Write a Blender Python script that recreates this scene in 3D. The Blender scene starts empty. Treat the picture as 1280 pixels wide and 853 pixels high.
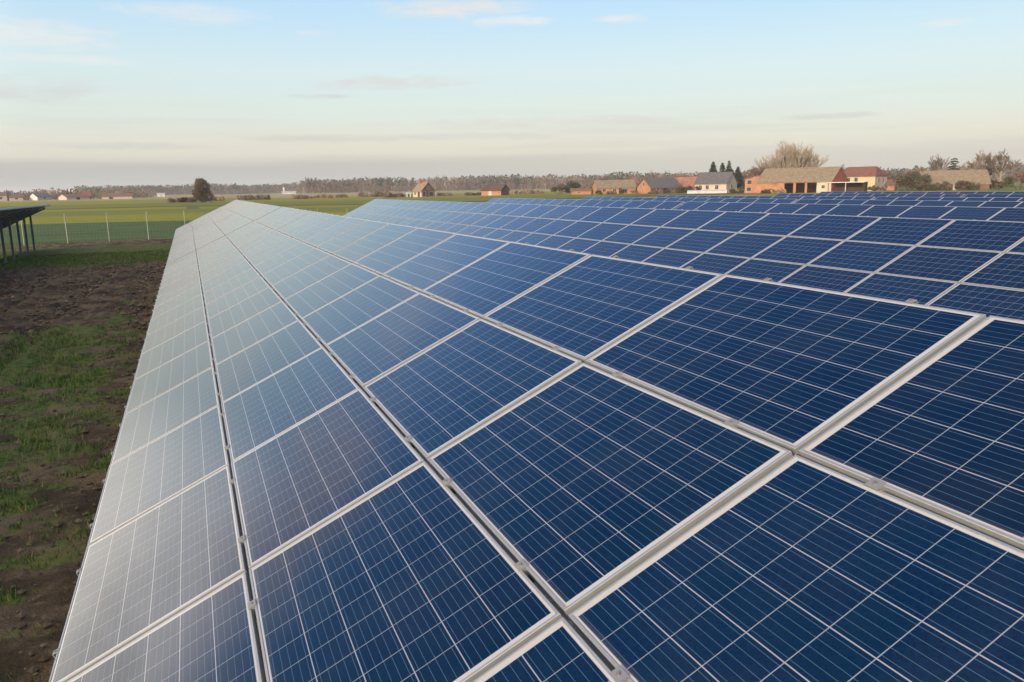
import bpy, math, random
from mathutils import Vector, Matrix, noise

# ------------------------------------------------------------------ camera, sky, sun, exposure
scene = bpy.context.scene
col = scene.collection
F_PX = 1006.91                                   # focal length in pixels of a 1280 wide picture
CAM = Vector((0.7803, -2.1860, 3.0133))
R_ = Vector((0.92918, -0.36923, -0.01714)); U_ = Vector((0.08521, 0.16884, 0.98195)); F_ = Vector((0.35968, 0.91387, -0.18835))
cd = bpy.data.cameras.new('camera'); cam = bpy.data.objects.new('camera', cd); col.objects.link(cam)
cd.sensor_width = 36.0; cd.lens = F_PX / 1280 * 36.0; cd.clip_start = 0.05; cd.clip_end = 20000
cam.matrix_world = Matrix(((R_.x, U_.x, -F_.x, CAM.x), (R_.y, U_.y, -F_.y, CAM.y), (R_.z, U_.z, -F_.z, CAM.z), (0, 0, 0, 1)))
scene.camera = cam

SUN_AZ, SUN_EL = math.radians(230), math.radians(14)
SKY_STRENGTH = 0.12
scene.view_settings.view_transform = 'Standard'; scene.view_settings.look = 'None'
scene.view_settings.exposure = 0.55; scene.view_settings.gamma = 1.0; scene.view_settings.use_curve_mapping = False

scene.cycles.max_bounces = 5; scene.cycles.diffuse_bounces = 2; scene.cycles.glossy_bounces = 3; scene.cycles.transmission_bounces = 2
world = bpy.data.worlds.new('World'); scene.world = world; world.use_nodes = True


class NT:
    """small helper for writing node trees"""
    def __init__(s, tree): s.t = tree; s.n = tree.nodes; s.l = tree.links
    def add(s, kind, **kw):
        n = s.n.new(kind)
        for k, v in kw.items(): setattr(n, k, v)
        return n
    def put(s, sock, v):
        if hasattr(v, 'is_output'): s.l.new(v, sock)
        else: sock.default_value = v
    def math(s, op, a, b=0.0, c=None, clamp=False):
        n = s.add('ShaderNodeMath', operation=op); n.use_clamp = clamp
        s.put(n.inputs[0], a); s.put(n.inputs[1], b)
        if c is not None: s.put(n.inputs[2], c)
        return n.outputs[0]
    def mix(s, f, a, b, blend='MIX'):
        n = s.add('ShaderNodeMix', data_type='RGBA', blend_type=blend)
        s.put(n.inputs[0], f); s.put(n.inputs[6], a); s.put(n.inputs[7], b)
        return n.outputs[2]
    def noise(s, vec, scale, detail=4, rough=0.55, dist=0.0, out=0, dims='3D'):
        n = s.add('ShaderNodeTexNoise', noise_dimensions=dims)
        if vec is not None: s.l.new(vec, n.inputs['Vector'])
        n.inputs['Scale'].default_value = scale; n.inputs['Detail'].default_value = detail
        n.inputs['Roughness'].default_value = rough; n.inputs['Distortion'].default_value = dist
        return n.outputs[out]
    def ramp(s, f, stops, interp='LINEAR'):
        n = s.add('ShaderNodeValToRGB'); n.color_ramp.interpolation = interp
        e = n.color_ramp.elements
        while len(e) < len(stops): e.new(0.5)
        for x, (p, c) in zip(e, stops):
            x.position = p; x.color = c if len(c) == 4 else (*c, 1)
        s.put(n.inputs[0], f)
        return n.outputs[0]
    def mapr(s, v, a, b, c=0.0, d=1.0, smooth=True):
        n = s.add('ShaderNodeMapRange'); n.interpolation_type = 'SMOOTHSTEP' if smooth else 'LINEAR'
        s.put(n.inputs[0], v)
        for k, x in zip((1, 2, 3, 4), (a, b, c, d)): s.put(n.inputs[k], x)
        return n.outputs[0]
    def scale(s, vec, v):
        n = s.add('ShaderNodeVectorMath', operation='MULTIPLY'); s.l.new(vec, n.inputs[0]); n.inputs[1].default_value = v
        return n.outputs[0]


def build_sky():
    w = NT(world.node_tree); bg = w.n['Background']
    sky = w.add('ShaderNodeTexSky', sky_type='NISHITA'); sky.sun_disc = False
    sky.sun_elevation = SUN_EL; sky.sun_rotation = SUN_AZ
    sky.air_density = 1.0; sky.dust_density = 1.6; sky.ozone_density = 1.2
    tc = w.add('ShaderNodeTexCoord')
    sep = w.add('ShaderNodeSeparateXYZ'); w.l.new(tc.outputs['Generated'], sep.inputs[0])
    x, y, z = sep.outputs
    zc = w.math('MAXIMUM', z, 0.0)
    # thin high veil: cream and grey low down, pale blue above it, deep blue overhead
    S = 1.0 / (SKY_STRENGTH * 2 ** scene.view_settings.exposure)
    el = [(0, .60, .575, .53), (1.5, .735, .685, .60), (3, .79, .76, .66), (5, .76, .83, .77), (8, .71, .86, .89), (11, .57, .80, .97), (14, .47, .73, 1.04), (18, .29, .53, 1.02), (23, .13, .32, .80), (35, .045, .16, .56), (90, .03, .11, .42)]
    veil = w.ramp(zc, [(math.sin(math.radians(e)), (r * S / 6, g * S / 6, b * S / 6)) for e, r, g, b in el])
    veil = w.scale(veil, (6, 6, 6))
    base = w.mix(0.86, sky.outputs[0], veil)
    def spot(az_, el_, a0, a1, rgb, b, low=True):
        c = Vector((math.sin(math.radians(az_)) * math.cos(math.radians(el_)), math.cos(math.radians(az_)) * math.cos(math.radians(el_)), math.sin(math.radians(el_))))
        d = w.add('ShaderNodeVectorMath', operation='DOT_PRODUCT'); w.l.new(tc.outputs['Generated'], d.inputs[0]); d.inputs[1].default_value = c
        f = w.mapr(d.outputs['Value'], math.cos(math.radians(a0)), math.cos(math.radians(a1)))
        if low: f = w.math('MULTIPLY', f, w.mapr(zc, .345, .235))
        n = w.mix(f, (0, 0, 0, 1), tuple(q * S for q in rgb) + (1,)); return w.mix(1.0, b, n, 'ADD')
    base = spot(-72, 11, 64, 14, (2.7, 2.25, 1.75), base)      # bright haze towards the sun side, left of the view
    base = spot(-128, 26, 82, 10, (1.75, 1.40, .92), base, False)   # hazy glow round the sun, out of view, added to warm the shaded ground
    base = spot(-27, 11.5, 17, 5, (.85, .68, .56), base)
    # clouds: ragged patches at their own bearings and elevations (degrees), torn by noise
    az = w.math('MULTIPLY', w.math('ARCTAN2', x, y), 57.2958); eld = w.math('MULTIPLY', w.math('ARCSINE', z), 57.2958)
    cmb = w.add('ShaderNodeCombineXYZ'); w.l.new(w.math('MULTIPLY', az, .16), cmb.inputs[0]); w.l.new(w.math('MULTIPLY', eld, .62), cmb.inputs[1])
    n1 = w.noise(cmb.outputs[0], 1.0, 5, 0.62, 0.5); n2 = w.noise(cmb.outputs[0], 3.6, 4, 0.6)
    tear = w.math('ADD', w.math('MULTIPLY', w.math('SUBTRACT', n1, .5), 3.4), w.math('MULTIPLY', w.math('SUBTRACT', n2, .5), 2.2))
    white, rosy, grey = (.89, .87, .84), (.74, .685, .655), (.60, .59, .58)
    for ca, ce, wa, we, amt, rgb in ((-8, 9.2, 6, .9, .6, white), (-6, 7.9, 5, .35, .5, white), (1.5, 10.9, 4.5, .7, .5, white), (17.5, 11.6, 5.5, .75, .85, (.84, .81, .78)), (21.5, 10.75, 3.6, .45, .85, white), (28.9, 10.75, 2.3, .36, .9, white),
            (8.8, 10.05, 1.6, .30, .7, white), (13.7, 6.9, 6, .55, .75, rosy), (8.5, 6.1, 3, .2, .5, grey), (24, 4.3, 12, .42, .62, rosy), (-8.5, 6.2, 5, .9, .55, (.66, .66, .66)), (-4, 2.9, 6, .30, .6, grey), (14, 3.4, 14, .3, .45, grey),
            (42.5, 4.1, 3.4, .2, .5, grey), (48.7, 9.1, 1.8, .22, .5, white), (36, 2.2, 16, .28, .4, grey), (-28, 12, 14, 3, .7, white), (-12, 18.2, 9.5, 3.4, .80, (1.0, .84, .88)), (2.5, 16.6, 6.5, 1.7, .55, (.80, .80, .95)), (-19, 15.5, 6, 2.2, .7, (1.15, 1.0, .98))):
        da = w.math('DIVIDE', w.math('SUBTRACT', az, ca), wa); de = w.math('DIVIDE', w.math('SUBTRACT', eld, ce), we)
        q = w.math('SUBTRACT', w.math('ADD', w.math('MULTIPLY', da, da), w.math('MULTIPLY', de, de)), tear)
        base = w.mix(w.math('MULTIPLY', w.mapr(q, 1.15, -.6), amt), base, tuple(c * S for c in rgb) + (1,))
    # long grey streaks of stratus and a grey bank lying on the horizon, heavier to the left
    st = w.add('ShaderNodeCombineXYZ'); w.l.new(w.math('MULTIPLY', az, .045), st.inputs[0]); w.l.new(w.math('MULTIPLY', eld, .85), st.inputs[1])
    n3 = w.noise(st.outputs[0], 1.0, 4, 0.55)
    strat = w.math('MULTIPLY', w.mapr(n3, 0.46, 0.66), w.math('MULTIPLY', w.mapr(eld, 7, 2.5), w.mapr(eld, 0.0, 1.0)))
    base = w.mix(w.math('MULTIPLY', strat, 0.30), base, tuple(c * S for c in (.57, .57, .555)) + (1,))
    edge = w.math('ADD', eld, w.math('MULTIPLY', w.math('SUBTRACT', n3, .5), 1.6))
    bank = w.math('MULTIPLY', w.mapr(edge, 2.35, 1.55), w.mapr(az, 45, -2, 0.25, 1.0))
    base = w.mix(w.math('MULTIPLY', bank, 0.80), base, tuple(c * S for c in (.475, .495, .465)) + (1,))
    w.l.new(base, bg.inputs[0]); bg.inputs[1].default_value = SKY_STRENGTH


build_sky()
sl = bpy.data.lights.new('sun', 'SUN'); sl.energy = 2.9; sl.angle = math.radians(0.6); sl.color = (1.0, 0.80, 0.58)
so = bpy.data.objects.new('sun', sl); col.objects.link(so)
sdir = Vector((math.sin(SUN_AZ) * math.cos(SUN_EL), math.cos(SUN_AZ) * math.cos(SUN_EL), math.sin(SUN_EL)))
so.rotation_euler = sdir.to_track_quat('Z', 'Y').to_euler(); so.location = sdir * 60

# ------------------------------------------------------------------ helpers
rnd = random.Random(7)


class MB:
    """collects faces and links them as ONE mesh object"""
    def __init__(s): s.v = []; s.f = []; s.m = []
    def quad(s, *p, m=0):
        k = len(s.v); s.v += [tuple(q) for q in p]; s.f.append(tuple(range(k, k + len(p)))); s.m.append(m)
    def box(s, x0, x1, y0, y1, z0, z1, m=0, M=None):
        k = len(s.v)
        P = [(x, y, z) for z in (z0, z1) for x, y in ((x0, y0), (x1, y0), (x1, y1), (x0, y1))]
        if M is not None: P = [tuple(M @ Vector(p)) for p in P]
        s.v += P
        for q in ((0, 3, 2, 1), (4, 5, 6, 7), (0, 1, 5, 4), (1, 2, 6, 5), (2, 3, 7, 6), (3, 0, 4, 7)):
            s.f.append(tuple(k + i for i in q)); s.m.append(m)
    def tube(s, a, b, ra, rb, n=5, m=0, cap=False):
        a, b = Vector(a), Vector(b); d = b - a
        if d.length < 1e-6: return
        q = d.to_track_quat('Z', 'Y'); k = len(s.v)
        for c, r in ((a, ra), (b, rb)):
            for i in range(n):
                t = 2 * math.pi * i / n
                s.v.append(tuple(c + q @ Vector((r * math.cos(t), r * math.sin(t), 0))))
        for i in range(n):
            j = (i + 1) % n; s.f.append((k + i, k + j, k + n + j, k + n + i)); s.m.append(m)
        if cap:
            s.f.append(tuple(k + n + i for i in range(n))); s.m.append(m)
            s.f.append(tuple(k + n - 1 - i for i in range(n))); s.m.append(m)
    def mesh(s, name, mats):
        me = bpy.data.meshes.new(name); me.from_pydata(s.v, [], s.f)
        for mt in mats: me.materials.append(mt)
        if len(mats) > 1: me.polygons.foreach_set('material_index', s.m)
        me.update(); return me
    def build(s, name, mats, parent=None, smooth=False):
        if not isinstance(mats, (list, tuple)): mats = [mats]
        me = s.mesh(name, mats)
        if smooth: me.polygons.foreach_set('use_smooth', [True] * len(me.polygons))
        return link(name, me, parent)


def link(name, me, parent=None):
    o = bpy.data.objects.new(name, me); col.objects.link(o)
    if parent: o.parent = parent
    return o


def tag(o, label=None, cat=None, group=None, kind=None):
    if label: o['label'] = label
    if cat: o['category'] = cat
    if group: o['group'] = group
    if kind: o['kind'] = kind
    return o


def empty(name, loc, rz, label, cat, group=None):
    o = bpy.data.objects.new(name, None); o.empty_display_size = 0.2; col.objects.link(o)
    o.location = loc; o.rotation_euler = (0, 0, rz)
    return tag(o, label, cat, group)


def ray(px, py):
    return F_ + R_ * ((px - 640) / F_PX) - U_ * ((py - 426.5) / F_PX)


def on_ground(px, py, z=0.0):
    d = ray(px, py); return CAM + d * ((z - CAM.z) / d.z)


def at(px, dist):
    """a point on the ground in the compass direction of picture column px, dist metres off"""
    y = 244.5 - px * 0.0174
    d = ray(px, y); d.z = 0; d.normalize()
    p = CAM + d * dist; p.z = gz(p.x, p.y); return p


def sm(a, b, x):
    t = min(1, max(0, (x - a) / (b - a))); return t * t * (3 - 2 * t)


DZ = [0.0, 0.0, -0.20, -0.35, -0.47, -0.56, -0.57, -0.58]
def gz(x, y):
    """height of the land: a shallow dip to the right of the first row"""
    X = [-1e9, 2, 12, 22, 32, 42, 52, 62, 80, 120, 1e9]; Z = [0, 0, -.2, -.35, -.47, -.56, -.57, -.58, -.5, -.1, -.1]
    for i in range(len(X) - 1):
        if X[i] <= x <= X[i + 1]:
            t = (x - X[i]) / (X[i + 1] - X[i]); return Z[i] + (Z[i + 1] - Z[i]) * t
    return 0.0


# ------------------------------------------------------------------ materials
def principled(name, color, rough=0.8, metal=0.0, spec=0.3, var=0.0, scale=3.0, bump=0.0, stretch=None):
    m = bpy.data.materials.new(name); m.use_nodes = True; t = NT(m.node_tree); p = t.n['Principled BSDF']
    p.inputs['Roughness'].default_value = rough; p.inputs['Metallic'].default_value = metal
    p.inputs['Specular IOR Level'].default_value = spec
    c = (*color, 1)
    if var > 0:
        tc = t.add('ShaderNodeTexCoord'); v = tc.outputs['Object']
        if stretch: v = t.scale(v, stretch)
        n = t.noise(v, scale, 5, 0.6)
        lo = tuple(x * (1 - var) for x in color) + (1,); hi = tuple(min(1, x * (1 + var)) for x in color) + (1,)
        c = t.mix(t.mapr(n, 0.3, 0.7), lo, hi)
        if bump > 0:
            b = t.add('ShaderNodeBump'); b.inputs['Strength'].default_value = bump; b.inputs['Distance'].default_value = 0.05
            t.l.new(n, b.inputs['Height']); t.l.new(b.outputs[0], p.inputs['Normal'])
    t.put(p.inputs['Base Color'], c)
    return m


def make_cell_material():
    """polycrystalline cells behind glass: six by ten cells, white gaps, five thin busbars per cell"""
    m = bpy.data.materials.new('solar_cells'); m.use_nodes = True; t = NT(m.node_tree); p = t.n['Principled BSDF']
    tc = t.add('ShaderNodeTexCoord'); sep = t.add('ShaderNodeSeparateXYZ'); t.l.new(tc.outputs['Object'], sep.inputs[0])
    info = t.add('ShaderNodeObjectInfo'); rand = info.outputs['Random']
    P = 0.1585
    u = t.math('ADD', t.math('DIVIDE', sep.outputs[0], P), 3.0)       # 0..6 up the slope
    v = t.math('ADD', t.math('DIVIDE', sep.outputs[1], P), 5.0)       # 0..10 along the row
    fu = t.math('FRACT', u); fv = t.math('FRACT', v)
    au = t.math('ABSOLUTE', t.math('SUBTRACT', fu, 0.5)); av = t.math('ABSOLUTE', t.math('SUBTRACT', fv, 0.5))
    gap_u = t.math('GREATER_THAN', au, 0.5 - 0.0020 / P)              # lines along the row
    gap_v = t.math('GREATER_THAN', av, 0.5 - 0.0017 / P)              # lines up the slope
    out_u = t.math('GREATER_THAN', t.math('ABSOLUTE', sep.outputs[0]), 3 * P)
    out_v = t.math('GREATER_THAN', t.math('ABSOLUTE', sep.outputs[1]), 5 * P)
    margin = t.math('MAXIMUM', out_u, out_v)
    bus = t.math('LESS_THAN', t.math('ABSOLUTE', t.math('SUBTRACT', t.math('FRACT', t.math('MULTIPLY', fu, 5.0)), 0.5)), 0.00095 / P * 5)
    cell = t.add('ShaderNodeCombineXYZ')
    t.l.new(t.math('FLOOR', u), cell.inputs[0]); t.l.new(t.math('FLOOR', v), cell.inputs[1]); t.l.new(t.math('MULTIPLY', rand, 91.7), cell.inputs[2])
    wn = t.add('ShaderNodeTexWhiteNoise', noise_dimensions='3D'); t.l.new(cell.outputs[0], wn.inputs[0])
    off = t.add('ShaderNodeVectorMath', operation='ADD'); t.l.new(tc.outputs['Object'], off.inputs[0]); t.l.new(cell.outputs[0], off.inputs[1])
    vo = t.add('ShaderNodeTexVoronoi'); vo.inputs['Scale'].default_value = 95; t.l.new(off.outputs[0], vo.inputs['Vector'])
    crys = t.add('ShaderNodeSeparateColor'); t.l.new(vo.outputs['Color'], crys.inputs[0])
    blue = t.mix(crys.outputs[0], (0.0022, 0.0180, 0.052, 1), (0.0040, 0.033, 0.090, 1))
    blue = t.mix(t.math('MULTIPLY', wn.outputs[0], 0.55), blue, (0.0030, 0.034, 0.068, 1))
    blue = t.mix(t.math('MULTIPLY', t.math('FRACT', t.math('MULTIPLY', rand, 7.3)), 0.30), blue, (0.0042, 0.021, 0.080, 1))
    br = t.math('ADD', 0.32, t.math('MULTIPLY', rand, 0.26))
    sc = t.add('ShaderNodeVectorMath', operation='SCALE'); t.l.new(blue, sc.inputs[0]); t.l.new(br, sc.inputs['Scale'])
    c = t.mix(bus, sc.outputs[0], (0.046, 0.10, 0.15, 1))
    c = t.mix(gap_v, c, (0.22, 0.25, 0.28, 1))
    c = t.mix(gap_u, c, (0.275, 0.285, 0.31, 1))
    c = t.mix(margin, c, (0.42, 0.42, 0.40, 1))
    # a film of dust, thicker in drifting patches
    dn = t.noise(tc.outputs['Object'], 2.2, 5, 0.6)
    c = t.mix(t.math('MULTIPLY', t.mapr(dn, 0.35, 0.75), 0.02), c, (0.30, 0.27, 0.24, 1))
    rim = t.math('MULTIPLY', t.mapr(t.math('ADD', sep.outputs[0], t.math('MULTIPLY', dn, .03)), -.435, -.475), .16)      # grime washed down to the lower edge
    c = t.mix(rim, c, (0.28, 0.25, 0.21, 1))
    t.l.new(c, p.inputs['Base Color'])
    p.inputs['IOR'].default_value = 1.50
    p.inputs['Sheen Weight'].default_value = 0.165; p.inputs['Sheen Roughness'].default_value = 0.2; p.inputs['Sheen Tint'].default_value = (1, .97, .94, 1)   # dust film
    t.put(p.inputs['Roughness'], t.mapr(dn, 0.3, 0.7, 0.07, 0.12))
    return m


CELLS = make_cell_material()
BACK = principled('backsheet_white', (0.26, 0.28, 0.30), 0.6, var=0.08)
ALU = principled('anodised_aluminium', (0.355, 0.375, 0.37), 0.45, 0.5, var=0.06, scale=14)
STEEL = principled('galvanised_steel', (0.15, 0.18, 0.185), 0.5, 0.55, var=0.18, scale=9)
RAIL = principled('rail_aluminium', (0.20, 0.21, 0.20), 0.5, 0.4, var=0.1, scale=6)
DARK = principled('slot_dark', (0.02, 0.025, 0.024), 0.8)
BOLT = principled('bolt_steel', (0.26, 0.24, 0.21), 0.5, 0.6)
CLAMP_ALU = principled('clamp_aluminium', (0.28, 0.29, 0.285), 0.5, 0.45)

# ------------------------------------------------------------------ ground, fields
def soil_mask(x, y):
    """0 bare soil .. 1 grass, for the strip between the first two rows"""
    n = noise.fractal(Vector((x * 0.75, y * 0.9, 3.1)), 1.0, 2.0, 4)
    n2 = noise.fractal(Vector((x * 2.6, y * 3.4, 8.4)), 0.9, 2.0, 4)
    g = -0.03 + 0.40 * n + 0.52 * n2
    g += 0.46 * math.exp(-((x + 1.9) / 1.3) ** 2) * sm(9, 13, y) * (1 - sm(20, 26, y))   # greener lane
    g += 0.20 * sm(3, 6, y) * (1 - sm(9, 14, y))
    g -= 0.42 * math.exp(-((x + 3.6 + .05 * y) / .45) ** 2) * (1 - sm(14, 22, y))        # wheel rut
    g -= 0.70 * sm(17, 21, y) * (1 - sm(33, 37, y)) * (1 - 0.5 * sm(-2.4, -0.8, x))      # churned soil
    g -= 0.16 * math.exp(-((x + 0.3) / 0.4) ** 2)                                        # bare drip line
    g += 0.75 * sm(34, 39, y) * (1 - sm(49.5, 52, y))
    g -= 0.45 * sm(51, 53.5, y) * (1 - sm(56, 57, y))
    if y > 57: g = 1
    return max(0, min(1, 0.5 + 1.7 * (g - 0.14)))


def frange(a, b, s):
    n = max(1, int(round((b - a) / s))); return [a + (b - a) * i / n for i in range(n)]


def build_ground():
    xs = [-6000, -3000, -1500, -800, -400, -200, -100, -60, -40, -25, -16, -12] + frange(-9.5, 1.2, 0.075) + frange(1.2, 70, 4.6) + [70, 80, 100, 120, 160, 220, 300, 500, 800, 1600, 3000, 6000]
    ys = [-4000, -1000, -300, -100, -40, -15, -6] + frange(-2, 20, 0.10) + frange(20, 58, 0.14) + [58, 62, 70, 80, 100, 130, 170, 240, 330, 450, 600, 900, 1300, 2000, 3500, 7000]
    nx, ny = len(xs), len(ys); v = []; msk = []
    for y in ys:
        for x in xs:
            z = gz(x, y); g = 1.0
            if -9.6 < x < 1.3 and -2.1 < y < 58:
                g = soil_mask(x, y)
                e = sm(-9.5, -8.8, x) * (1 - sm(0.6, 1.2, x)) * sm(-2, -1, y) * (1 - sm(55, 58, y))
                clod = noise.fractal(Vector((x * 2.9, y * 2.4, 0)), 0.62, 2.2, 5)
                ridge = 0.06 * math.sin(x * 3.1 + 0.8 * noise.noise(Vector((x, y * 0.5, 5))) * 4) * sm(15, 20, y) * (1 - sm(33, 37, y))
                amp = 0.045 + 0.035 * sm(15, 21, y) * (1 - sm(32, 37, y))
                z += e * (clod * amp * (1.15 - 0.6 * g) + ridge * 0.8)
            if -9.6 < x < 1.3 and -2.1 < y < 36:                     # two tyre ruts pressed into the soil
                for xr in (-3.3, -4.9):
                    dxr = x - xr - .035 * y - .25 * noise.noise(Vector((0, y * .12, xr)))
                    k = math.exp(-(dxr / .17) ** 2) * (1 - sm(30, 36, y)); z -= .085 * k - .035 * math.exp(-((abs(dxr) - .34) / .12) ** 2) * (1 - sm(30, 36, y)); g = max(0, g - .55 * k)
            v.append((x, y, z)); msk.append(g)
    f = [(j * nx + i, j * nx + i + 1, (j + 1) * nx + i + 1, (j + 1) * nx + i) for j in range(ny - 1) for i in range(nx - 1)]
    me = bpy.data.meshes.new('ground'); me.from_pydata(v, [], f)
    at_ = me.attributes.new('turf', 'FLOAT', 'POINT'); at_.data.foreach_set('value', msk)
    m = bpy.data.materials.new('meadow_and_soil'); m.use_nodes = True; t = NT(m.node_tree); p = t.n['Principled BSDF']
    geo = t.add('ShaderNodeNewGeometry'); pos = geo.outputs['Position']
    a = t.add('ShaderNodeAttribute', attribute_name='turf')
    fine = t.noise(pos, 9.0, 6, 0.65); mid = t.noise(pos, 1.3, 5, 0.6); big = t.noise(pos, 0.05, 4, 0.5)
    tiny = t.noise(pos, 38.0, 3, 0.6)
    soil = t.mix(t.mapr(mid, 0.35, 0.68), (0.074, 0.055, 0.030, 1), (0.195, 0.148, 0.082, 1))
    soil = t.mix(t.math('MULTIPLY', t.mapr(fine, 0.5, 0.75), 0.5), soil, (0.28, 0.215, 0.125, 1))
    wet = t.math('MULTIPLY', t.mapr(t.noise(t.scale(pos, (.45, 1.1, 1)), 0.9, 5, .65), .50, .60), .72)     # damp churned earth
    soil = t.mix(wet, soil, (0.040, 0.030, 0.018, 1))
    soil = t.mix(t.math('MULTIPLY', t.mapr(tiny, 0.52, 0.4), 0.4), soil, (0.055, 0.042, 0.026, 1))
    grass = t.mix(t.mapr(fine, 0.35, 0.65), (0.055, 0.085, 0.020, 1), (0.13, 0.165, 0.042, 1))
    grass = t.mix(t.math('MULTIPLY', t.mapr(mid, 0.42, 0.66), 0.5), grass, (0.19, 0.17, 0.065, 1))
    grass = t.mix(t.math('MULTIPLY', t.mapr(big, 0.4, 0.6), 0.35), grass, (0.12, 0.14, 0.035, 1))
    edge = t.math('ADD', a.outputs['Fac'], t.math('MULTIPLY', t.math('SUBTRACT', fine, 0.5), 1.1))
    c = t.mix(t.mapr(edge, 0.35, 0.75), soil, grass)
    t.l.new(c, p.inputs['Base Color']); p.inputs['Roughness'].default_value = 0.95; p.inputs['Specular IOR Level'].default_value = 0.1
    b = t.add('ShaderNodeBump'); b.inputs['Strength'].default_value = 0.7; b.inputs['Distance'].default_value = 0.06
    t.l.new(t.math('ADD', fine, t.math('MULTIPLY', tiny, 0.5)), b.inputs['Height']); t.l.new(b.outputs[0], p.inputs['Normal'])
    me.materials.append(m); me.polygons.foreach_set('use_smooth', [True] * len(me.polygons))
    o = link('ground', me); o['kind'] = 'structure'


build_ground()


def field_material(name, a, b, c, sc=0.35, row_dir=(1, 0.12)):
    m = bpy.data.materials.new(name); m.use_nodes = True; t = NT(m.node_tree); p = t.n['Principled BSDF']
    geo = t.add('ShaderNodeNewGeometry'); pos = geo.outputs['Position']
    st = t.scale(pos, (0.16, 1.0, 1.0))
    n1 = t.noise(st, sc, 6, 0.6); n2 = t.noise(pos, 1.4, 4, 0.6); n3 = t.noise(st, 0.05, 3, 0.5)
    x = t.mix(t.mapr(n1, 0.35, 0.65), (*a, 1), (*b, 1))
    x = t.mix(t.math('MULTIPLY', t.mapr(n3, 0.42, 0.6), 0.6), x, (*c, 1))
    x = t.mix(t.math('MULTIPLY', t.mapr(n2, 0.5, 0.7), 0.3), x, tuple(q * 0.6 for q in a) + (1,))
    b = t.add('ShaderNodeBump'); b.inputs['Strength'].default_value = 1.0; b.inputs['Distance'].default_value = 0.25
    t.l.new(t.noise(pos, 3.0, 4, 0.7), b.inputs['Height']); t.l.new(b.outputs[0], p.inputs['Normal'])
    t.l.new(x, p.inputs['Base Color']); p.inputs['Roughness'].default_value = 0.95; p.inputs['Specular IOR Level'].default_value = 0.1
    return m


F_DARK = field_material('winter_wheat', (0.060, 0.100, 0.030), (0.080, 0.125, 0.040), (0.075, 0.115, 0.045))
F_LIME = field_material('young_rye', (0.20, 0.21, 0.022), (0.26, 0.26, 0.032), (0.21, 0.19, 0.04))
F_GREEN = field_material('meadow_green', (0.135, 0.165, 0.03), (0.18, 0.205, 0.042), (0.15, 0.18, 0.04), 0.2)
F_PALE = field_material('dry_pasture', (0.29, 0.26, 0.13), (0.36, 0.31, 0.165), (0.24, 0.245, 0.09), 0.1)
F_BROWN = field_material('ploughed_soil', (0.10, 0.09, 0.04), (0.135, 0.115, 0.055), (0.115, 0.115, 0.04), 0.3)


def field(y0, y1, x0, x1, mat, lift, slope=0.0, slope1=None):
    """a strip of farmland between two nearly straight boundaries"""
    mb = MB(); n = 60; k = 0
    slope1 = slope if slope1 is None else slope1
    for i in range(n + 1):
        x = x0 + (x1 - x0) * i / n
        w0 = 2.2 * noise.noise(Vector((x * 0.05, y0, 0))); w1 = 2.2 * noise.noise(Vector((x * 0.05, y1, 0)))
        ya, yb = y0 + slope * x + w0, y1 + slope1 * x + w1
        mb.v += [(x, ya, gz(x, ya) + lift), (x, yb, gz(x, yb) + lift)]
    for i in range(n):
        mb.f.append((2 * i, 2 * i + 2, 2 * i + 3, 2 * i + 1)); mb.m.append(0)
    o = mb.build('field', mat); o['kind'] = 'structure'


def fence_y(x): return 56.4 + 0.255 * x


field(57.2, 92, -120, 260, F_DARK, 0.012, 0.255, -0.2)
field(92, 128, -160, 300, F_LIME, 0.016, -0.2, -0.12)
field(128, 160, -160, 320, F_GREEN, 0.020, -0.12, -0.05)
field(160, 183, -180, 330, F_LIME, 0.024, -0.05, -0.02)
field(183, 196, -180, 340, F_BROWN, 0.028, -0.02, 0.05)
field(196, 262, -220, 380, F_GREEN, 0.032, 0.05, 0.05)
field(262, 400, -400, 420, F_LIME, 0.036, 0.05, 0.0)
field(400, 1000, -1200, 1200, F_PALE, 0.060, 0.0, 0.0)

# ------------------------------------------------------------------ solar tables
TILT = math.radians(25.2); PB, PA = 1.00715, 1.67            # pitch up the slope and along the row
LOW = 0.75                                                   # height of the lower edge above the ground
ROW = 9.90
def make_panel_mesh():
    mb = MB(); hx, hy = 0.495 - 0.003, 0.825 - 0.003
    mb.quad((-hx, -hy, .037), (hx, -hy, .037), (hx, hy, .037), (-hx, hy, .037), m=0)
    mb.quad((-hx, hy, .030), (hx, hy, .030), (hx, -hy, .030), (-hx, -hy, .030), m=1)
    for a, b in (((-hx, -hy), (hx, -hy)), ((hx, -hy), (hx, hy)), ((hx, hy), (-hx, hy)), ((-hx, hy), (-hx, -hy))):
        mb.quad((*a, .030), (*b, .030), (*b, .037), (*a, .037), m=1)
    return mb.mesh('solar_panel', [CELLS, BACK])


def make_frame_mesh():
    mb = MB(); X, Y = 0.495, 0.825
    loops = [(0.0, 0.0), (0.0, 0.0385), (0.0015, 0.040), (0.0105, 0.040), (0.012, 0.0385), (0.012, 0.0365)]
    back = [(0.028, 0.0), (0.028, 0.002), (0.0018, 0.002)]
    R = []
    for i, z in loops + back:
        R.append([(-X + i, -Y + i, z), (X - i, -Y + i, z), (X - i, Y - i, z), (-X + i, Y - i, z)])
    for a, b in ((0, 1), (1, 2), (2, 3), (3, 4), (4, 5), (6, 0), (7, 6), (8, 7)):
        for k in range(4):
            n = (k + 1) % 4
            mb.quad(R[a][k], R[a][n], R[b][n], R[b][k])
    return mb.mesh('frame', [ALU])


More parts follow.
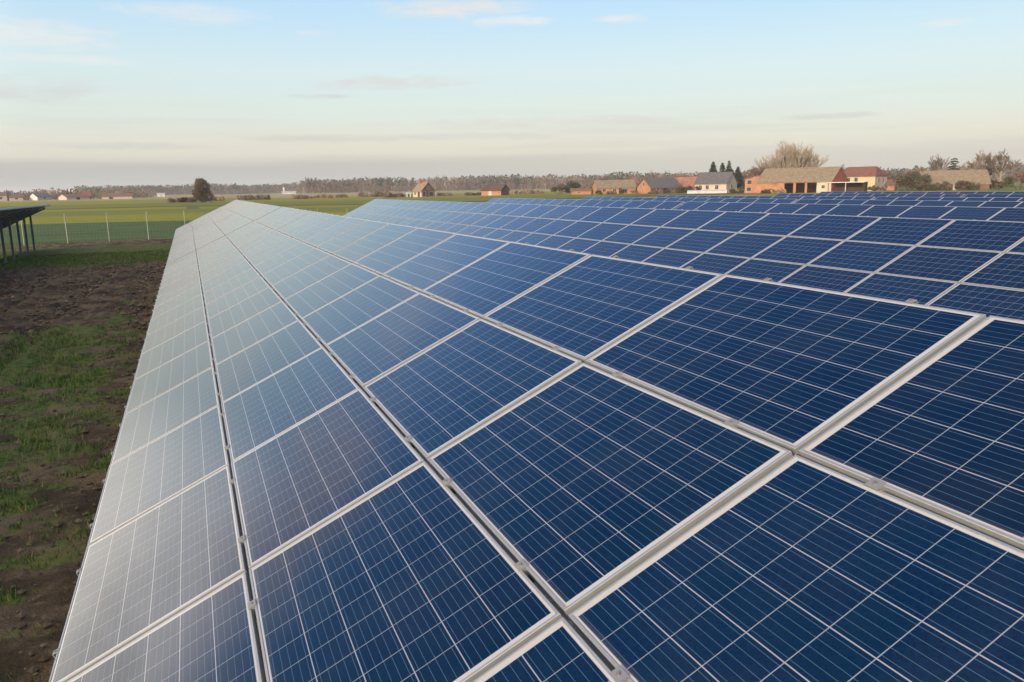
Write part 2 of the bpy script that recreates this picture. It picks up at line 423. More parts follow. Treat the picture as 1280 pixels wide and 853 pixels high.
def make_clamp_mesh(end=0):
    mb = MB()
    if end == 0:
        mb.box(-.0085, .0085, -.026, .026, .004, .0405)
        mb.box(-.019, .019, -.026, .026, .0405, .0445)
    else:
        mb.box(-.0125 if end < 0 else .0085, -.0085 if end < 0 else .0125, -.02, .02, .004, .0405)
        mb.box(-.0125 if end < 0 else -.014, .014 if end < 0 else .0125, -.02, .02, .0405, .0430)
    z = .0445 if end == 0 else .0430
    mb.tube((0, 0, z), (0, 0, z + .006), .0065, .0060, 8, 1, True)
    return mb.mesh('clamp', [CLAMP_ALU, BOLT])


PANEL, FRAME = make_panel_mesh(), make_frame_mesh()
CLAMP, CLAMP_LOW, CLAMP_TOP = make_clamp_mesh(0), make_clamp_mesh(-1), make_clamp_mesh(1)
GROUP_T = 'long tilted solar tables standing in parallel rows'


def slope_matrix(): return Matrix.Rotation(-TILT, 4, 'Y')


def solar_table(row, y0, n, label, clamps=0, first_gap=0, jitter=0.0):
    """one table: 4 panels up the slope, n along the row, on steel posts"""
    x0 = (row - 1) * ROW; g = gz(x0 + 1.8, y0 + n) if row >= 1 else 0.0
    base = Vector((x0, y0, LOW + DZ[max(row, 0)]))
    root = empty('solar_table', base, 0, label, 'solar panels', GROUP_T)
    S = slope_matrix(); L = n * PA; gl = -LOW
    r = random.Random(row * 100 + int(y0 * 7))
    for j in range(4):
        for i in range(n):
            M = S @ Matrix.Translation(((j + .5) * PB, (i + .5) * PA, r.uniform(-.0012, .0012)))
            M = M @ Matrix.Rotation(r.gauss(0, .0024), 4, 'Y') @ Matrix.Rotation(r.gauss(0, .0024), 4, 'X')
            p = link('solar_panel', PANEL, root); p.matrix_local = M
            link('frame', FRAME, p)
    # rails run along the row under every joint
    for j in range(5):
        mb = MB(); xj = j * PB
        mb.box(xj - .03, xj + .03, -.02, L + .02, -.062, -.004, M=S)
        if clamps:
            for i in range(n):
                for q in (.22, .78):
                    for s in (-1, 1):
                        yc = (i + q) * PA + s * .05
                        if 0 < j < 4: mb.box(xj - .0085, xj + .0085, yc - .017, yc + .017, -.0035, -.0015, 1, M=S)
        mb.build('rail', [RAIL, DARK], root)
    # rafters and posts
    step = 1.9 if row == 0 else 3.34
    k = max(2, int(L / step))
    for q in range(k):
        y = (q + .5) * L / k
        mb = MB(); mb.box(.25, 4 * PB - .15, y - .035, y + .035, -.155, -.064, M=S); mb.build('rafter', STEEL, root)
        for sx in (0.75, 3.05):
            top = (S @ Vector((sx, y, -.10)))
            mb = MB(); d = .05
            mb.box(top.x - d, top.x + d, y + .037, y + .045, gl - .3, top.z)
            mb.box(top.x - d, top.x - d + .007, y + .045, y + .095, gl - .3, top.z)
            mb.box(top.x + d - .007, top.x + d, y + .045, y + .095, gl - .3, top.z)
            mb.build('post', STEEL, root)
    if clamps:
        spots = []
        for j in range(5):
            for i in range(n):
                for q in (.22, .78):
                    spots.append((S @ Vector((j * PB, (i + q) * PA, 0)), j))
        spots.sort(key=lambda s: (root.location + s[0] - CAM).length)
        for loc, j in spots[:clamps]:
            c = link('clamp', CLAMP_LOW if j == 0 else CLAMP_TOP if j == 4 else CLAMP, root)
            c.matrix_local = Matrix.Translation(loc) @ S
        if len(spots) > clamps:
            mb = MB()
            for loc, j in spots[clamps:]:
                M = Matrix.Translation(loc) @ S
                mb.box(-.009, .009, -.026, .026, .004, .0405, M=M); mb.box(-.019, .019, -.026, .026, .0405, .0445, M=M)
            tag(mb.build('clamp', ALU, root), kind='stuff')
    return root


solar_table(1, -PA, 16, 'nearest solar table filling the foreground, dark blue panels with white cell lines', 96)
solar_table(1, -PA - .15 - 6 * PA, 6, 'short stretch of the nearest solar row directly under and behind the viewpoint')
solar_table(1, 25.42, 16, 'pale glaring far table of the nearest solar row, running to the field fence', 96)
solar_table(2, 3.41, 16, 'near table of the second solar row, just beyond the top edge of the foreground table', 60)
solar_table(2, 30.20, 16, 'far table of the second solar row, its upper corner standing against the green field')
solar_table(3, 8.30, 14, 'near table of the third solar row, seen as a strip behind the second row')
solar_table(3, 31.95, 16, 'far table of the third solar row, ending left of the small orange brick house')
solar_table(4, 15.07, 12, 'near table of the fourth solar row, a thin strip at the right edge')
solar_table(4, 35.40, 16, 'far table of the fourth solar row, ending below the mossy tan farm roof')
solar_table(5, 22.40, 10, 'near table of the fifth solar row, a narrow band at the right edge')
solar_table(5, 39.40, 16, 'far table of the fifth solar row, ending below the white greenhouse tunnel')
solar_table(6, 27.2, 8, 'near table of the sixth solar row, second strip from the back at the right edge')
solar_table(6, 40.8, 12, 'far table of the sixth solar row, ending in front of the long orange barn')
solar_table(7, 32.4, 6, 'near table of the last solar row, below the long shed with bushes')
solar_table(7, 42.7, 14, 'far table of the last solar row, below the barn and the yellow house')
solar_table(0, 22.0, 16, 'shaded solar table at the left edge seen from behind on dark steel posts')
solar_table(0, -5.0, 16, 'solar table left of the muddy strip that throws the strip into shade')

# ------------------------------------------------------------------ fence
FENCE_POST = principled('fence_post_green_grey', (0.26, 0.30, 0.22), 0.6, 0.2, var=0.15)
WIRE = principled('fence_wire', (0.20, 0.25, 0.18), 0.6, 0.3)
def build_fence():
    root = empty('wire_fence', (-25, fence_y(-25), 0), 0, 'light wire mesh fence on slim pale posts between the solar rows and the fields', 'fence')
    o = root.location; dx = 2.35 / math.hypot(1, .255); x = -24.55; pts = []
    while x < 72: pts.append(Vector((x, fence_y(x), gz(x, 60)))); x += dx
    for p in pts:
        q = p - o; mb = MB(); a, b = rnd.gauss(0, .012), rnd.gauss(0, .012)
        mb.tube(q, q + Vector((a, b, 1.82)), .025, .025, 8, 0, True); mb.build('post', FENCE_POST, root)
    mb = MB()
    for a, b in zip(pts[:-1], pts[1:]):
        a, b = a - o, b - o
        for z in (.05, .25, .45, .65, .85, 1.05, 1.25, 1.45, 1.65, 1.76):
            mb.tube(a + Vector((0, 0, z)), b + Vector((0, 0, z)), .0022, .0022, 3)
        for k in range(12):
            c = a.lerp(b, (k + .5) / 12); mb.tube(c + Vector((0, 0, .03)), c + Vector((0, 0, 1.76)), .0016, .0016, 3)
    mb.build('wire_mesh', WIRE, root)


build_fence()

# ------------------------------------------------------------------ grass tufts on the strip
def build_grass():
    r = random.Random(3); v = []; f = []; mi = []
    def blade(x, y, z, h, w, m):
        a = r.uniform(0, 6.283); l = r.uniform(0, .7) * h; b = r.uniform(0, 6.283); k = len(v)
        v.extend([(x - w * math.cos(a), y - w * math.sin(a), z), (x + w * math.cos(a), y + w * math.sin(a), z), (x + l * math.cos(b), y + l * math.sin(b), z + h)])
        f.append((k, k + 1, k + 2)); mi.append(m)
    n = 0
    while n < 60000:
        u = r.random(); y = 0.5 + 44 * u ** 1.9; x = r.uniform(-8.5, 0.5)
        if x < -1.5 - y * 0.16 - 2.5: continue
        g = soil_mask(x, y)
        if r.random() > (g - .25) * 1.2: 
            if r.random() > .012: continue
        m = r.choice((0, 0, 1, 1, 2))
        clump = 0.6 + 0.8 * max(0, noise.noise(Vector((x * 3, y * 3, 2))) + .3)
        for k in range(4):
            blade(x + r.gauss(0, .03), y + r.gauss(0, .03), gz(x, y) - .02 + .03 * noise.noise(Vector((x * 2, y, 0))), r.uniform(.035, .085) * clump + .02, r.uniform(.004, .009) * (1 + y / 18), m); n += 1
    me = bpy.data.meshes.new('grass'); me.from_pydata(v, [], f)
    for nm, c in (('grass_deep', (.05, .095, .02)), ('grass_fresh', (.10, .17, .03)), ('grass_straw', (.20, .175, .08))): me.materials.append(principled(nm, c, .85, var=.25, scale=4))
    me.polygons.foreach_set('material_index', mi)
    tag(link('grass', me), 'short tufts of green grass and weeds scattered over the muddy strip', 'grass', kind='stuff')


build_grass()


def build_clods():
    r = random.Random(9); mb = MB(); n = 0
    while n < 5200:
        y = 1.5 + 40 * r.random() ** 1.5; x = r.uniform(-8.3, 0.4)
        if x < -4 - y * .16 or soil_mask(x, y) > .55: continue
        s = r.uniform(.010, .032) * (1 + y / 22) * (1.25 if 17 < y < 35 else 1); z = gz(x, y) + r.uniform(-.01, .035); k = len(mb.v); m = r.choice((0, 0, 0, 1))
        P = [(1, 0, 0), (0, 1, 0), (-1, 0, 0), (0, -1, 0), (0, 0, .8), (0, 0, -.8)]
        mb.v += [(x + s * a * r.uniform(.6, 1.4), y + s * b * r.uniform(.6, 1.4), z + s * c * r.uniform(.5, 1.2)) for a, b, c in P]
        for q in ((0, 1, 4), (1, 2, 4), (2, 3, 4), (3, 0, 4), (1, 0, 5), (2, 1, 5), (3, 2, 5), (0, 3, 5)): mb.f.append(tuple(k + i for i in q)); mb.m.append(m)
        n += 1
    tag(mb.build('soil_clods', [principled('clod_earth', (.11, .085, .055), .95, var=.3, scale=6), principled('clod_pale', (.15, .12, .08), .95, var=.3, scale=6)]), 'crumbled clods of earth and small stones on the bare soil', 'soil', kind='stuff')


build_clods()

# ------------------------------------------------------------------ trees
BARK = principled('bark_brown', (0.095, 0.078, 0.062), .9, var=.25, scale=2)
BARK_PALE = principled('bark_pale', (0.23, 0.205, 0.17), .9, var=.3, scale=2)
TWIG_TAN = principled('twig_tan', (0.24, 0.19, 0.135), .9, var=.2, scale=1)
TWIG_PALE = principled('twig_pale', (.30, .245, .175), .9, var=.2, scale=1)
TWIG_RED = principled('twig_reddish', (0.155, 0.105, 0.078), .9, var=.25, scale=1)
TWIG_BROWN = principled('twig_brown', (0.125, 0.095, 0.072), .9, var=.25, scale=1)
NEEDLE = principled('needles_dark', (0.016, 0.030, 0.014), .9, var=.35, scale=1.5)
NEEDLE_MID = principled('needles_mid', (0.045, 0.056, 0.034), .9, var=.35, scale=1.5)
LEAF_OLIVE = principled('leaf_olive', (0.058, 0.060, 0.022), .9, var=.35, scale=1)
LEAF_BRONZE = principled('leaf_bronze', (0.072, 0.045, 0.026), .9, var=.35, scale=1)
REED = principled('dry_reed', (0.34, 0.24, 0.10), .9, var=.25, scale=.6)


def tree_root(name, p, label, cat='tree', group=None): return empty(name, p, 0, label, cat, group)


def bare_tree(p, h, w, label, twig=TWIG_TAN, bark=BARK, stems=1, seed=1, upright=0.5, dens=1.0, low=.25, group=None, name='bare_tree', tw=.036):
    """leafless tree: trunk and limbs, then a crown of fine twigs"""
    r = random.Random(seed); root = tree_root(name, p, label, 'tree', group); tr, cr = MB(), MB()
    def twigs(a, d, l, n):
        for _ in range(n):
            b = a + d * (l * r.random())
            e = (d + Vector((r.gauss(0, .55), r.gauss(0, .55), r.gauss(.12, .4)))).normalized()
            cr.tube(b, b + e * l * r.uniform(.35, .8), tw, tw * .4, 3)
    def grow(a, d, l, rad, lev):
        b = a + d * l
        (tr if lev < 2 else cr).tube(a, b, rad, rad * .66, 6 if lev < 2 else 4)
        if lev >= 3: twigs(a, d, l, int(11 * dens)); return
        for k in range(r.choice((3, 4)) if lev else 5):
            s = r.uniform(.35, 1.0) if lev else r.uniform(low + .1, 1.0)
            q = Vector((r.gauss(0, 1), r.gauss(0, 1), 0)).normalized()
            e = (d * upright + q * (w / h) * r.uniform(.7, 1.4) + Vector((0, 0, .25))).normalized()
            grow(a.lerp(b, s), e, l * r.uniform(.48, .72), rad * .52, lev + 1)
        grow(b, (d + Vector((r.gauss(0, .15), r.gauss(0, .15), .1))).normalized(), l * .62, rad * .6, lev + 1)
    for s in range(stems):
        q = Vector((r.gauss(0, .22) * w * (stems > 1), r.gauss(0, .18) * w * (stems > 1), 0))
        hh = h * r.uniform(.82, 1.0) if stems > 1 else h
        grow(q, Vector((r.gauss(0, .05), r.gauss(0, .05), 1)).normalized(), hh * .46, .035 * hh / (1 + .5 * (stems > 1)), 0)
    tr.build('trunk', bark, root); cr.build('crown', twig, root)
    return root


def conifer(p, h, w, label, mat=NEEDLE, seed=1, low=.06, group=None, open_=False):
    r = random.Random(seed); root = tree_root('conifer', p, label, 'tree', group); tr, cr = MB(), MB()
    tr.tube((0, 0, 0), (0, 0, h * .95), .03 * h * .5, .02, 6)
    lay = 20 if not open_ else 10
    for i in range(lay):
        t = low + (1 - low) * i / lay; z = h * t; rad = w * .5 * (1 - t) ** .8 * r.uniform(.85, 1.12) + .05
        if open_: rad = w * .5 * (math.sin(math.pi * min(1, .25 + t * .72)) ** .6) * r.uniform(.6, 1.15)
        m = 11
        for k in range(m):
            a = 2 * math.pi * (k + r.random()) / m; d = Vector((math.cos(a), math.sin(a), 0)); q = Vector((-d.y, d.x, 0))
            l = rad * r.uniform(.7, 1.15); wd = l * .26 + .06; z1 = z + r.uniform(-.1, .15)
            tip = d * l + Vector((0, 0, z1 - l * .32))
            c = Vector((0, 0, z1 + .12)); mid = d * l * .55 + Vector((0, 0, z1 - l * .1))
            cr.quad(c, mid - q * wd, tip, mid + q * wd)
            for _ in range(8):
                b = c.lerp(tip, r.uniform(.25, 1)); s = .06 * w * r.uniform(.6, 1.3) * (1.2 - .7 * t)
                e1 = Vector((r.gauss(0, 1), r.gauss(0, 1), r.gauss(-.4, .6))).normalized() * s; e2 = Vector((r.gauss(0, 1), r.gauss(0, 1), r.gauss(0, .5))).normalized() * s
                cr.quad(b, b + e1, b + e1 * .6 + e2, b + e2 * .7)
    cr.quad((0, 0, h), (.09, 0, h * .9), (0, .09, h * .9)); cr.quad((0, 0, h), (-.09, 0, h * .9), (0, -.09, h * .9))
    tr.build('trunk', BARK, root); cr.build('crown', mat, root)
    return root


def leaf_cloud(cr, r, c, rad, n, size, squash=.8, m=0):
    for _ in range(n):
        d = Vector((r.gauss(0, 1), r.gauss(0, 1), r.gauss(0, 1))).normalized() * rad * (r.random() ** .45)
        d.z *= squash; b = c + d; s = size * r.uniform(.5, 1.3)
        e1 = Vector((r.gauss(0, 1), r.gauss(0, 1), r.gauss(0, 1))).normalized() * s; e2 = Vector((r.gauss(0, 1), r.gauss(0, 1), r.gauss(0, 1))).normalized() * s
        cr.quad(b - e1, b + e2 * .6, b + e1, b - e2, m=m)


def bushy(p, h, w, label, mats, seed=1, name='bush', cat='bush', n=900, leaf=.28, depth=None, group=None, trunk=True, clumps=12):
    """dense shrub or round tree: many leaf-sized faces in uneven clumps, stems below and twigs poking out"""
    r = random.Random(seed); root = tree_root(name, p, label, cat, group); tr, cr = MB(), MB(); depth = depth or w
    d1 = Vector((R_.x, R_.y, 0)).normalized(); view = (p - CAM); view.z = 0; view.normalize(); side = Vector((view.y, -view.x, 0))
    wide = w > 2.2 * h and h < 3.6
    if wide: clumps = int(w / h * 7); n = clumps * 90
    for k in range(clumps):
        t = r.uniform(-.46, .46) if wide else r.uniform(-.38, .38); zc = h * r.uniform(.25, .8 - abs(t) * .5)
        if clumps > 40: zc = h * r.uniform(.17, .84); t *= 1.15 - .75 * zc / h
        c = side * (t * w) + view * (r.uniform(-.3, .3) * depth) + Vector((0, 0, zc)); rad = min(h, w) * (r.uniform(.10, .25) if clumps > 40 else r.uniform(.18, .30))
        if wide: zc = h * r.uniform(.12, .45); c.z = zc; rad = h * r.uniform(.35, .52)
        rad = min(rad, max(.2, h - zc))
        leaf_cloud(cr, r, c, rad, n // clumps, leaf, .9, r.randrange(len(mats)))
        tr.tube((c.x * .25, c.y * .25, -.1), c, .035 * h * .3, .01 * h * .3, 4)
        for _ in range(10):
            e = Vector((r.gauss(0, .6), r.gauss(0, .6), r.uniform(.2, 1))).normalized(); tr.tube(c, c + e * rad * r.uniform(1, 1.5), .02, .006, 3)
    cr.build('crown', mats, root); tr.build('trunk' if h > 3.5 else 'stem', BARK, root)
    return root


# ------------------------------------------------------------------ buildings
def brick(name, c, mortar=(.35, .31, .27), var=.25):
    m = bpy.data.materials.new(name); m.use_nodes = True; t = NT(m.node_tree); p = t.n['Principled BSDF']
    tc = t.add('ShaderNodeTexCoord'); n = t.noise(tc.outputs['Object'], .9, 5, .65); n2 = t.noise(tc.outputs['Object'], 7, 3, .6)
    a = t.mix(t.mapr(n, .3, .7), tuple(x * (1 - var) for x in c) + (1,), tuple(min(1, x * (1 + var * .7)) for x in c) + (1,))
    a = t.mix(t.math('MULTIPLY', t.mapr(n2, .5, .75), .35), a, (*mortar, 1))
    t.l.new(a, p.inputs['Base Color']); p.inputs['Roughness'].default_value = .9; p.inputs['Specular IOR Level'].default_value = .15
    return m


W_ORANGE = brick('orange_brick', (.34, .165, .092)); W_RED = brick('red_brick', (.30, .085, .050)); W_BROWN = brick('brown_brick', (.155, .085, .062))
W_DARK = brick('dark_bare_brick', (.085, .045, .036)); W_CREAM = brick('cream_render', (.44, .37, .275), (.42, .45, .38), .12); W_YELLOW = brick('yellow_render', (.48, .39, .235), (.45, .46, .3), .1)
W_WHITE = brick('white_render', (.52, .50, .46), (.55, .53, .5), .08); W_GREY = brick('grey_render', (.36, .33, .29), (.3, .28, .26), .2)
W_PINK = brick('pinkish_render', (.48, .36, .29), (.42, .36, .32), .15)
R_MOSS = principled('roof_mossy_tan', (.20, .16, .105), .9, var=.22, scale=1.2); R_SLATE = principled('roof_dark_slate', (.095, .092, .092), .8, var=.2, scale=1.5)
R_RED = principled('roof_red_tile', (.165, .075, .055), .85, var=.25, scale=1.5); R_ORANGE = principled('roof_orange_tile', (.25, .12, .075), .85, var=.3, scale=.8)
R_TAN = principled('roof_tan', (.30, .225, .15), .85, var=.15, scale=1.5); R_BROWN = principled('roof_brown', (.16, .095, .065), .85, var=.2, scale=1.5)
GLASS = principled('window_glass', (.025, .03, .036), .12, spec=.6); OPEN_DARK = principled('dark_interior', (.012, .010, .009), .95)
TRIM = principled('white_trim', (.40, .37, .33), .7); WOODD = principled('dark_timber', (.055, .036, .026), .85, var=.25, scale=3)
POLY = principled('greenhouse_film', (.40, .41, .41), .5, var=.15, scale=1.2); METAL_P = principled('pale_sheet_metal', (.52, .52, .49), .5, .3, var=.1)


def px_m(d): return d / F_PX


def house(name, label, px, d, wpx, eave, ridge, depth, wall, roof, yaw=0, gable=None, cat='house', windows=(), doors=(), gable_windows=(), chimney=None,
          bays=(), front_face=False, over=.35, hip=0.0, low=None, group=None, end_wall=None):
    """gabled building. px: picture column of its middle, d: distance, wpx: length in picture pixels, eave/ridge heights in m, ridge runs along local x"""
    p = at(px, d)
    az = math.atan2(p.x - CAM.x, p.y - CAM.y)
    root = empty(name, p, -az + math.radians(yaw), label, cat, group)
    L = wpx * px_m(d) / max(.35, math.cos(math.radians(yaw))); x0, x1, y0, y1 = -L / 2, L / 2, -depth / 2, depth / 2
    mb = MB(); zb = -.6
    # front (y0) and back walls; the front may be open between bays
    cuts = [(x0 + L * a, x0 + L * b, hh) for a, b, hh in bays]
    if cuts:
        x = x0
        for a, b, hh in cuts:
            mb.box(x, a, y0, y0 + .3, zb, eave); mb.box(a, b, y0, y0 + .3, hh, eave); x = b
        e = MB() if end_wall else mb; e.box(x + .003, x1, y0, y0 + .3, zb, eave)
        if end_wall: e.build('wall', end_wall, root)
    else: mb.box(x0, x1, y0, y0 + .3, zb, eave)
    mb.box(x0, x1, y1 - .3, y1, zb, eave)
    mb.build('wall', wall, root)
    hx = hip * L
    for s, nm in ((-1, 'left'), (1, 'right')):
        g = MB(); xa = x0 if s < 0 else x1 - .3; xb = xa + .3; ya, yb = y0 + .3, y1 - .3
        g.box(xa, xb, ya, yb, zb, eave)
        if not hip:
            A = [(y0 + .02, eave + .002), (y1 - .02, eave + .002), (0, ridge - .03)]
            f1 = [(xa, y, z) for y, z in A]; f2 = [(xb, y, z) for y, z in A]
            g.quad(*(f1[::-1])); g.quad(*f2)
            for k in range(3): n = (k + 1) % 3; g.quad(f1[k], f1[n], f2[n], f2[k])
        g.build('gable', gable[s > 0] if isinstance(gable, tuple) else (gable or wall), root)
    rf = MB(); th = .16; sl = (ridge - eave) / (depth / 2)
    for s in (-1, 1):
        ye = s * (depth / 2 + over); ze = eave - sl * over; e0, e1 = x0 - over, x1 + over; r0, r1 = e0 + hx, e1 - hx
        P = [Vector((e0, ye, ze)), Vector((e1, ye, ze)), Vector((r1, 0, ridge)), Vector((r0, 0, ridge))]
        if s > 0: P = [P[1], P[0], P[3], P[2]]
        top = [q + Vector((0, 0, th)) for q in P]
        rf.quad(*top); rf.quad(*P[::-1])
        for k in range(4): n = (k + 1) % 4; rf.quad(P[k], P[n], top[n], top[k])
    if hip:
        for s in (-1, 1):
            e = x0 - over if s < 0 else x1 + over; rr = e - s * hx; ye = depth / 2 + over; ze = eave - sl * over
            P = [(e, -ye, ze + th), (e, ye, ze + th), (rr, 0, ridge + th)]
            rf.quad(*(P if s > 0 else P[::-1]))
    ro = rf.build('roof', roof, root)
    if chimney:
        cx, ch = chimney; c = MB(); X = x0 + L * cx
        c.box(X - .35, X + .35, -.95, -.35, ridge - 1.6, ridge + ch); c.box(X - .42, X + .42, -1.02, -.28, ridge + ch, ridge + ch + .15)
        c.build('chimney', W_RED, ro)
    for fx, z, w, h in windows:
        X = x0 + L * fx; m = MB(); t = .09
        m.box(X - w / 2 - t, X + w / 2 + t, y0 - .06, y0 - .004, z - t, z); m.box(X - w / 2 - t, X + w / 2 + t, y0 - .06, y0 - .004, z + h, z + h + t)
        m.box(X - w / 2 - t, X - w / 2, y0 - .06, y0 - .004, z, z + h); m.box(X + w / 2, X + w / 2 + t, y0 - .06, y0 - .004, z, z + h)
        m.box(X - .03, X + .03, y0 - .05, y0 - .035, z, z + h)
        wf = m.build('window', TRIM, root); q = MB(); q.box(X - w / 2, X + w / 2, y0 - .03, y0 - .004, z, z + h); q.build('pane', GLASS, wf)
    for s, fy, z, w, h in gable_windows:
        X = x1 if s > 0 else x0; Y = y0 + depth * fy; m = MB(); o1, o2 = (X + .004, X + .05) if s > 0 else (X - .05, X - .004); t = .08
        m.box(o1, o2, Y - w / 2 - t, Y + w / 2 + t, z - t, z); m.box(o1, o2, Y - w / 2 - t, Y + w / 2 + t, z + h, z + h + t)
        m.box(o1, o2, Y - w / 2 - t, Y - w / 2, z, z + h); m.box(o1, o2, Y + w / 2, Y + w / 2 + t, z, z + h)
        wf = m.build('window', TRIM, root); q = MB(); q.box(min(o1, o2) + .002, max(o1, o2) - .02 if s > 0 else max(o1, o2) - .002, Y - w / 2, Y + w / 2, z, z + h); q.build('pane', GLASS, wf)
    for fx, w, h, mt in doors:
        X = x0 + L * fx; m = MB(); m.box(X - w / 2, X + w / 2, y0 - .07, y0 - .004, -.3, h); dd = m.build('door', mt, root)
        q = MB(); q.box(X + w * .34, X + w * .40, y0 - .12, y0 - .072, .95, 1.1); q.build('handle', METAL_P, dd)
    return root


# --- hamlet to the right (left to right)
house('brick_house', 'unfinished house with tan roof and tall dark brown brick gable alone in the field', 530, 322, 10, 2.4, 5.7, 6.4, W_CREAM, principled('roof_dull_tan', (.21, .155, .105), .9, var=.2, scale=1.5), -58, (W_CREAM, W_DARK), windows=((.25, .9, 1.0, 1.1),), doors=((.7, 1.5, 2.0, WOODD),), gable_windows=((1, .5, 3.0, .9, 1.1), (1, .70, .3, 1.9, 1.7), (1, .2, .3, 1.3, 1.9)), chimney=(.3, .9))
house('brick_shed', 'small low orange brick building with a white door standing in the green field', 619, 310, 24, 2.0, 4.0, 5.0, W_ORANGE, principled('roof_dark_brown', (.075, .048, .038), .9, var=.2, scale=1.5), -40, (W_ORANGE, W_DARK), 'shed', doors=((.45, 1.5, 1.7, TRIM),))
house('low_building', 'long low orange wall and roof between the dark bush and the mossy farmhouse', 726, 285, 24, 1.3, 2.0, 4.0, W_ORANGE, R_BROWN, 0, None, 'shed', windows=((.4, .4, .7, .6),))
house('farmhouse', 'low farmhouse with long mossy tan roof and orange walls', 767, 283, 46, 2.2, 4.6, 8.0, W_ORANGE, R_MOSS, 14, (W_ORANGE, W_PINK), windows=((.18, .8, 1, 1), (.45, .8, 1, 1), (.75, .8, 1, 1)), doors=((.6, 1.0, 1.9, WOODD),))
house('hipped_house', 'small house with dark red hipped roof beside the orange gable', 792, 292, 14, 2.4, 5.3, 7.0, W_BROWN, R_RED, 0, None, hip=.3, windows=((.4, .9, 1, 1),))
house('gabled_farmhouse', 'farmhouse with glowing orange brick gable and long dark grey roof', 824, 276, 36, 2.0, 4.9, 7.6, W_BROWN, R_SLATE, 38, (W_ORANGE, W_BROWN), windows=((.22, .8, 1, 1), (.7, .8, 1.1, 1)), doors=((.45, 1.2, 1.9, OPEN_DARK), (.9, 1.6, 2, WOODD)), gable_windows=((-1, .5, 2.6, .8, .9),))
house('tiled_house', 'house with weathered orange tile roof half hidden by shrubs', 858, 288, 28, 2.0, 5.2, 9.0, W_BROWN, R_ORANGE, -10, None, windows=((.3, .8, 1, 1),))
house('slate_house', 'cream walled house with dark slate roof in front of the conifers', 895, 272, 36, 3.0, 6.4, 9.0, W_CREAM, R_SLATE, -22, (W_CREAM, W_CREAM), windows=((.18, 1.2, 1.0, 1.2), (.4, 1.2, 1.0, 1.2), (.7, 1.2, 1.0, 1.2)), gable_windows=((1, .5, 1.3, 1, 1.2),))
house('open_barn', 'long barn with grey tan roof, orange walls and three dark open bays', 1002, 246, 80, 3.1, 6.8, 12.0, W_ORANGE, R_MOSS, -22, (W_ORANGE, W_RED), 'barn', bays=((.385, .505, 2.7), (.54, .66, 2.7), (.69, .815, 2.7)), windows=((.9, 1.2, .8, .8),), end_wall=W_CREAM)
house('yellow_house', 'two storey pale yellow house with red brown hipped roof right of the barn', 1077, 268, 40, 4.4, 7.0, 10.0, W_YELLOW, R_RED, -20, (W_YELLOW, W_PINK), hip=.16, windows=((.15, 2.6, .9, 1.3), (.32, 2.6, .9, 1.3), (.52, 2.6, .9, 1.3), (.3, .4, .9, 1.3)), gable_windows=((1, .3, 2.5, .9, 1.3), (1, .65, 2.5, .9, 1.3)))
house('cottage', 'small orange cottage between the yellow house and the big dark bush', 1110, 272, 17, 1.7, 3.2, 6.0, W_ORANGE, R_BROWN, -8, None, windows=((.5, .6, .9, .9),))
house('long_shed', 'long low shed with tan roof behind bushes at the right', 1190, 258, 62, 1.7, 5.3, 12.0, W_BROWN, R_MOSS, 10, None, 'shed', doors=((.5, 1.2, 1.7, TRIM),))
house('yellow_annex', 'little yellow house block at the end of the long tan shed', 1229, 262, 10, 4.0, 4.6, 5.0, W_YELLOW, R_BROWN, -8, None, windows=((.5, 2.2, .9, 1),))


def flat_house():
    d = 250; p = at(948, d); az = math.atan2(p.x - CAM.x, p.y - CAM.y)
    root = empty('orange_house', p, -az + math.radians(-14), 'two storey orange house with a low sloping roof at the barn end', 'house')
    L = 24 * px_m(d); m = MB(); x0, x1 = -L / 2, L / 2; y0, y1 = -3.4, 3.4; zl, zm = 4.0, 4.9
    A = [(x0, -.6), (x1, -.6), (x1, 4.35), (.4, zm), (x0, zl)]
    f1 = [(x, y0, z) for x, z in A]; f2 = [(x, y1, z) for x, z in A]; m.quad(*f1); m.quad(*f2[::-1])
    for k in range(5): n = (k + 1) % 5; m.quad(f1[n], f1[k], f2[k], f2[n])
    m.build('wall', W_ORANGE, root)
    rf = MB()
    for (xa, za), (xb, zb) in (((x0 - .3, zl - .08), (.4, zm)), ((.4, zm), (x1 + .3, 4.35 - .08))):
        rf.quad((xa, y0 - .3, za + .12), (xb, y0 - .3, zb + .12), (xb, y1 + .3, zb + .12), (xa, y1 + .3, za + .12)); rf.quad((xa, y0 - .3, za + .005), (xa, y1 + .3, za + .005), (xb, y1 + .3, zb + .005), (xb, y0 - .3, zb + .005))
        rf.quad((xa, y0 - .3, za + .005), (xb, y0 - .3, zb + .005), (xb, y0 - .3, zb + .12), (xa, y0 - .3, za + .12))
    rf.build('roof', R_ORANGE, root)
    for fx, z in ((.22, 2.6), (.7, 2.6), (.2, .6), (.68, .6)):
        X = x0 + L * fx; w = 1.2; h = 1.1; t = .08; q = MB()
        q.box(X - w / 2 - t, X + w / 2 + t, y0 - .06, y0 - .004, z - t, z); q.box(X - w / 2 - t, X + w / 2 + t, y0 - .06, y0 - .004, z + h, z + h + t)
        q.box(X - w / 2 - t, X - w / 2, y0 - .06, y0 - .004, z, z + h); q.box(X + w / 2, X + w / 2 + t, y0 - .06, y0 - .004, z, z + h)
        wf = q.build('window', TRIM, root); g = MB(); g.box(X - w / 2, X + w / 2, y0 - .03, y0 - .004, z, z + h); g.build('pane', GLASS, wf)


flat_house()


